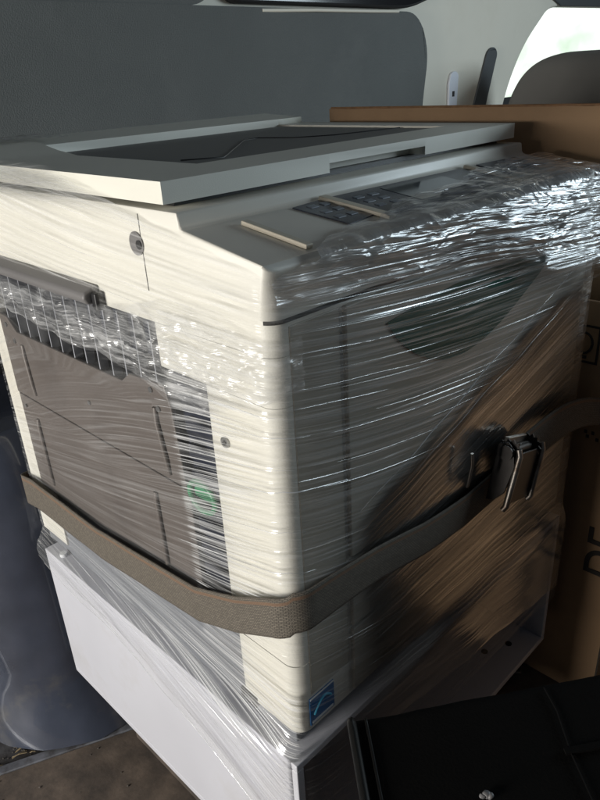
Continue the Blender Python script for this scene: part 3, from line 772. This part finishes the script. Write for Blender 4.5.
# slot strap and a bright stud on the top
bm = bmesh.new(); box(bm, .172,.40,.070,.0755,.0005,.0028, Bg); obj('pocket_edge', bm, M['bag'], bag)
bm = bmesh.new(); tube(bm, [Bg @ V((.180,.012,.0016)), Bg @ V((.181,.036,.0016)), Bg @ V((.176,.075,.0016)), Bg @ V((.174,.14,.0016))], .0006, 6); obj('panel_seam', bm, M['bag'], bag, smooth=60)
bm = bmesh.new()
for dx, dy, r in ((0,0,.0026),(.003,-.001,.0030),(.006,.0005,.0022)):
    bmesh.ops.create_icosphere(bm, subdivisions=2, radius=r, matrix=Matrix.Translation(Bg @ V((.099+dx,.096+dy,.0028))))
for v in bm.verts: v.co += V((nz(v.co.x*300,v.co.y*300,1),nz(v.co.x*300,v.co.z*300,5),nz(v.co.y*300,v.co.z*300,9)))*.0016
obj('stud', bm, M['ledge'], bag, smooth=60)
adopt(bag)

# ------------------------------------------------------------------ VAN SIDE WALL
YW = .9
wl = thing('van_side_wall', 'grey padded van side wall with beige door pillar behind the photocopier', 'wall', (1.0,YW,ZF))
# padded trim panel with rounded front corner
def round_poly(pts, rs, n=6):
    out = []; N_ = len(pts)
    for i, (p, r) in enumerate(zip(pts, rs)):
        a, b_, c = V(pts[i-1]), V(p), V(pts[(i+1) % N_])
        if r <= 0: out.append(tuple(b_)); continue
        d1, d2 = (a-b_).normalized(), (c-b_).normalized()
        p1, p2 = b_+d1*r, b_+d2*r
        for k in range(n+1):
            t = k/n; q = p1.lerp(b_, t).lerp(b_.lerp(p2, t), t); out.append((q.x, q.y))
    return out
pan = round_poly([(-2.2,.27),(1.432,.27),(1.436,.56),(1.464,.72),(1.405,.806),(-2.2,.8055)], [0,0,.05,.06,.05,0])
bm = bmesh.new(); prism(bm, pan, YW-.022, YW+.01, XZ)
prism(bm, round_poly([(-2.2,.806),(.66,.806),(.70,.84),(.71,1.2),(-2.2,1.2)], [0,.03,.03,0,0]), YW-.021, YW+.01, XZ)
obj('padded_panel', bm, M['wall'], wl)
bm = bmesh.new(); box(bm, -2.2,3.6,YW+.012,YW+.03,ZF-.01,.56); obj('lower_sheet', bm, M['wlow'], wl)
# dark side window above the panel
win = round_poly([(.70,1.15),(.725,.812),(1.36,.812),(1.50,.85),(1.55,1.15)], [.03,.04,.05,.03,.03])
bm = bmesh.new(); prism(bm, win, YW-.034, YW+.004, XZ); wn = obj('window', bm, M['rubber'], wl, bevel=.008, seg=3)
bm = bmesh.new(); prism(bm, [(p*.97+.034, .03+q*.97) for p,q in win], YW-.0365, YW-.0345, XZ); obj('pane', bm, M['tint'], wn)
bm = bmesh.new(); tube(bm, [(.83,YW-.020,.800),(1.0,YW-.026,.803),(1.2,YW-.026,.804),(1.32,YW-.022,.806)], .004, 8); obj('trim_strip', bm, M['pillar'], wl, smooth=60)
# beige inner skin: pillar, and the shell above
edge = [(1.915,.45),(1.930,.53),(1.981,.63),(2.054,.72),(2.15,.795),(2.20,.826),(2.27,.838)]
edge = [(p.x,p.y) for p in [cat([V((x,z,0)) for x,z in edge], k/30) for k in range(31)]]
pil = [(1.2,.30),(1.9,.30)] + edge + [(2.9,.846),(3.3,.83),(3.3,1.3),(-2.2,1.3),(-2.2,.84),(1.2,.78)]
bm = bmesh.new(); prism(bm, pil, YW-.004, YW+.045, XZ)
pl = obj('pillar', bm, M['pillar'], wl, bevel=.012, seg=3)
bm = bmesh.new(); prism(bm, [(1.9,.29),(3.3,.29),(3.3,.44),(1.912,.44)], YW-.003, YW+.04, XZ); obj('door_sill', bm, M['pillar'], wl, bevel=.008)
bm = bmesh.new(); prism(bm, [(2.27,.8386),(2.9,.8466),(3.3,.8306),(3.3,.95),(2.18,.95),(2.2,.86)], YW-.012, YW-.0045, XZ); obj('header_trim', bm, M['slot'], wl, bevel=.003)
bm = bmesh.new(); prism(bm, round_poly([(1.715,.50),(1.79,.50),(1.862,.70),(1.835,.720),(1.80,.705)], [0,0,.015,.02,.015]), YW-.010, YW-.0035, XZ); obj('belt_slot', bm, M['slot'], pl, bevel=.002)
bm = bmesh.new(); prism(bm, round_poly([(1.592,.50),(1.632,.50),(1.638,.645),(1.62,.655),(1.597,.648),(1.588,.62)], [0,0,.008,.012,.01,0]), YW-.012, YW-.0035, XZ); cl = obj('belt_clip', bm, M['clipw'], pl, bevel=.002)
bm = bmesh.new(); box(bm, 1.606,1.616,YW-.0135,YW-.0115,.583,.598); obj('clip_hole', bm, M['black'], cl)
adopt(wl)
# front door glass and the bright yard outside
gw = bpy.data.materials.new('door_glass'); gw.use_nodes = True
nt = gw.node_tree
for n_ in list(nt.nodes): nt.nodes.remove(n_)
o_ = nt.nodes.new('ShaderNodeOutputMaterial'); t_ = nt.nodes.new('ShaderNodeBsdfTransparent'); gl_ = nt.nodes.new('ShaderNodeBsdfGlossy'); mx_ = nt.nodes.new('ShaderNodeMixShader')
t_.inputs[0].default_value = (.93,.96,.94,1); gl_.inputs['Roughness'].default_value = .02; mx_.inputs[0].default_value = .14
nt.links.new(t_.outputs[0], mx_.inputs[1]); nt.links.new(gl_.outputs[0], mx_.inputs[2]); nt.links.new(mx_.outputs[0], o_.inputs[0])
bm = bmesh.new(); prism(bm, [(1.85,.43),(3.3,.43),(3.3,.88),(1.85,.88)], YW+.047, YW+.051, XZ)
tag(obj('door_window', bm, gw), 'bright front door window glass behind the grey seat', 'window')
bm = bmesh.new()
cx, cy, rad = 1.5, 1.0, 6.0
seg = 40; rg = [[bm.verts.new((cx+rad*math.cos(a), cy+rad*math.sin(a), z)) for a in [R(-10+110*i/seg) for i in range(seg+1)]] for z in (-.6,.5,1.6,3.2)]
for k in range(3):
    for i in range(seg): bm.faces.new((rg[k][i],rg[k][i+1],rg[k+1][i+1],rg[k+1][i]))
tag(obj('sky', bm, emit_mat('bright_sky', (.97,1,.97), 1.6), smooth=0), None, None, 'structure')

# ------------------------------------------------------------------ FRONT SEAT
se = thing('car_seat', 'grey cloth front seat back against the bright door window', 'car seat', (1.85,.45,ZF))
bm = bmesh.new()
sp = [(.12,-.1),(.80,-.1)] + [(.60+.207*max(0,math.cos(a))**.8, .47+.218*math.sin(a)**.8) for a in [k/24*math.pi/2 for k in range(25)]] + [(.30-.18*math.sin(a)**.8, .47+.218*max(0,math.cos(a))**.8) for a in [k/24*math.pi/2 for k in range(25)]]
rings = []
for ins, xx in ((.12,1.898),(.05,1.893),(.015,1.875),(.003,1.85),(0,1.82),(.003,1.79),(.012,1.768),(.035,1.752),(.08,1.745),(.2,1.742)):
    rings.append([bm.verts.new((xx, .45+(p-.45)*(1-ins/.36), .30+(q-.30)*(1-ins/.40))) for p, q in sp])
for r0, r1 in zip(rings, rings[1:]):
    for i in range(len(sp)): bm.faces.new((r0[i], r0[(i+1)%len(sp)], r1[(i+1)%len(sp)], r1[i]))
bm.faces.new(rings[0]); bm.faces.new(rings[-1])
obj('backrest', bm, M['seatm'], se, smooth=60)
bm = bmesh.new(); box(bm, 1.80,2.35,.14,.79,-.22,-.08); obj('cushion', bm, M['seatm'], se, bevel=.04, seg=4)
bm = bmesh.new(); box(bm, 1.85,2.3,.2,.74,ZF,-.2205); obj('seat_base', bm, M['rubber'], se)
adopt(se)

# ------------------------------------------------------------------ WHEEL ARCH
bm = bmesh.new()
outl = [(-.30,.90),(-.24,.82),(-.185,.74),(-.160,.695),(-.147,.660),(-.127,.630),(-.107,.602),(-.083,.582),(-.05,.560),(-.02,.543),(.03,.538),(.12,.535),(.30,.535),(.70,.535)]
inn  = [(-.23,.90),(-.18,.86),(-.14,.80),(-.125,.765),(-.112,.735),(-.096,.71),(-.08,.69),(-.06,.678),(-.04,.672),(-.015,.668),(.03,.666),(.12,.665),(.30,.665),(.70,.665)]
nr = 40; rows = []
for k in range(nr+1):
    h = math.sin(k/nr*math.pi/2)
    z = ZF + .004 + .612*h
    d = .56*sm(0,.22,h)**.7 + .44*(1-math.sqrt(max(0,1-h**3)))
    row = [(o[0]+(i_[0]-o[0])*d, o[1]+(i_[1]-o[1])*d) for o, i_ in zip(outl, inn)]
    rows.append([bm.verts.new((x, y, z + .003*nz(x*7,y*7,z*7))) for x, y in row])
rows.append([bm.verts.new((v.co.x, .908, .168)) for v in rows[-1]])
for k in range(len(rows)-1):
    for i in range(len(rows[0])-1):
        bm.faces.new((rows[k][i],rows[k][i+1],rows[k+1][i+1],rows[k+1][i]))
wa = obj('wheel_arch', bm, M['arch'], None, smooth=50)
tag(wa, 'rounded blue-grey wheel arch on the van floor behind the white stand', 'wheel arch')

# ------------------------------------------------------------------ FLOOR
bm = bmesh.new(); box(bm, -2.4,3.6,-1.8,.93,ZF-.06,ZF-.014); tag(obj('floor', bm, M['flr']), None, None, 'structure')
dl = V((.185,-.082,0)).normalized(); nl = V((.082,.185,0)).normalized(); KF = (.6653-ZF)/.9633
P0 = V((-.3525,-.3946,0)) + (V((-.203,.489,0))-V((-.3525,-.3946,0)))*KF
def fl_pt(a, b_): return P0 + dl*a + nl*b_
bm = bmesh.new()
q = [fl_pt(-1.6,-.012), fl_pt(2.6,-.012), fl_pt(2.6,-2.0), fl_pt(-1.6,-2.0)]
prism(bm, [(v.x,v.y) for v in q], ZF-.013, ZF-.0005, XY)
tag(obj('floor_board', bm, M['ply'], bevel=.001), 'worn dark brown plywood sheet on the van floor under the white stand', 'floor board', 'structure')
bm = bmesh.new()
q = [fl_pt(-.9,-.0115), fl_pt(1.6,-.0115), fl_pt(1.6,.008), fl_pt(-.9,.008)]
prism(bm, [(v.x,v.y) for v in q], ZF-.013, ZF+.0015, XY)
tag(obj('edge_strip', bm, M['strip'], bevel=.003), 'scuffed aluminium edging strip between plywood and wheel arch', 'edge strip')
# straw and grit lying in the gap
bm = bmesh.new()
for k in range(34):
    p = fl_pt(random.uniform(-.06,.13), random.uniform(.010,.05)); a = random.uniform(-.7,.4); l = random.uniform(.008,.028)
    d = (dl*math.cos(a)+nl*math.sin(a))*l; z = ZF-.011 + random.uniform(0,.006)
    tube(bm, [p+V((0,0,z)), p+d*.5+V((0,0,z+.003)), p+d+V((0,0,z+random.uniform(0,.003)))], .0008, 5)
tag(obj('straw', bm, M['straw']), 'dry straw bits caught between edging strip and wheel arch', 'straw', 'stuff')
bm = bmesh.new()
for k in range(120):
    if k < 100: p = fl_pt(random.uniform(-.1,.17), random.uniform(.009,.06)); z = ZF-.013
    else: p = fl_pt(random.uniform(-.1,.3), random.uniform(-.16,-.02)); z = ZF-.0003
    r = random.uniform(.0006,.0021)
    bmesh.ops.create_icosphere(bm, subdivisions=1, radius=r, matrix=Matrix.Translation(p+V((0,0,z+r*.6))) @ Matrix.Scale(random.uniform(.5,1),4,(0,0,1)))
tag(obj('grit', bm, M['grit']), 'small grit scattered on the dirty van floor', 'dirt', 'stuff')
bk = thing('metal_buckle', 'small steel wire buckle on the floor by the stand', 'buckle', (.645,.05,ZF))
bm = bmesh.new()
zf = ZF+.006
tube(bm, [(.626,.060,zf),(.640,.042,zf+.001),(.661,.051,zf+.001),(.649,.070,zf),(.626,.060,zf)], .003, 8, cap=False); obj('wire_loop', bm, M['steel'], bk, smooth=60)
bm = bmesh.new(); box(bm, .648,.668,.048,.074,ZF+.0005,ZF+.0095); obj('buckle_plate', bm, M['dsteel'], bk, bevel=.002)
adopt(bk)

# ------------------------------------------------------------------ LIGHT
w = bpy.data.worlds.new('World'); scn.world = w; w.use_nodes = True
bgn = w.node_tree.nodes['Background']; bgn.inputs[0].default_value = (.75,.85,1,1); bgn.inputs[1].default_value = .05
def area(name, loc, target, sx, sy, power, col, spread=180):
    l = bpy.data.lights.new(name, 'AREA'); l.shape = 'RECTANGLE'; l.size = sx; l.size_y = sy; l.energy = power; l.color = col; l.spread = R(spread)
    o = bpy.data.objects.new(name, l); C.objects.link(o); o.location = loc
    o.rotation_euler = (V(target)-V(loc)).to_track_quat('-Z','Y').to_euler(); return o
area('rear_door_daylight', (-2.1,.46,.42), (0,.3,.3), .76, .7, 60, (1,.965,.905))
area('windscreen_daylight', (2.3,-1.15,.98), (.3,0,.45), 1.1, .6, 25, (.76,.91,1))

# ------------------------------------------------------------------ CAMERA
cam = bpy.data.cameras.new('camera'); co = bpy.data.objects.new('camera', cam); C.objects.link(co)
co.location = (-.3525,-.3946,.6653); co.rotation_euler = (1.1287,.0520,-.7921)
cam.sensor_fit = 'VERTICAL'; cam.sensor_height = 36; cam.sensor_width = 27; cam.lens = 30.837
cam.clip_start = .01; cam.clip_end = 100
scn.camera = co
scn.view_settings.view_transform = 'Standard'; scn.view_settings.look = 'None'
scn.view_settings.exposure = .18; scn.view_settings.gamma = 1
cy_ = scn.cycles
cy_.max_bounces = 8; cy_.transparent_max_bounces = 16; cy_.diffuse_bounces = 4; cy_.glossy_bounces = 4
cy_.use_denoising = True; cy_.sample_clamp_indirect = 4
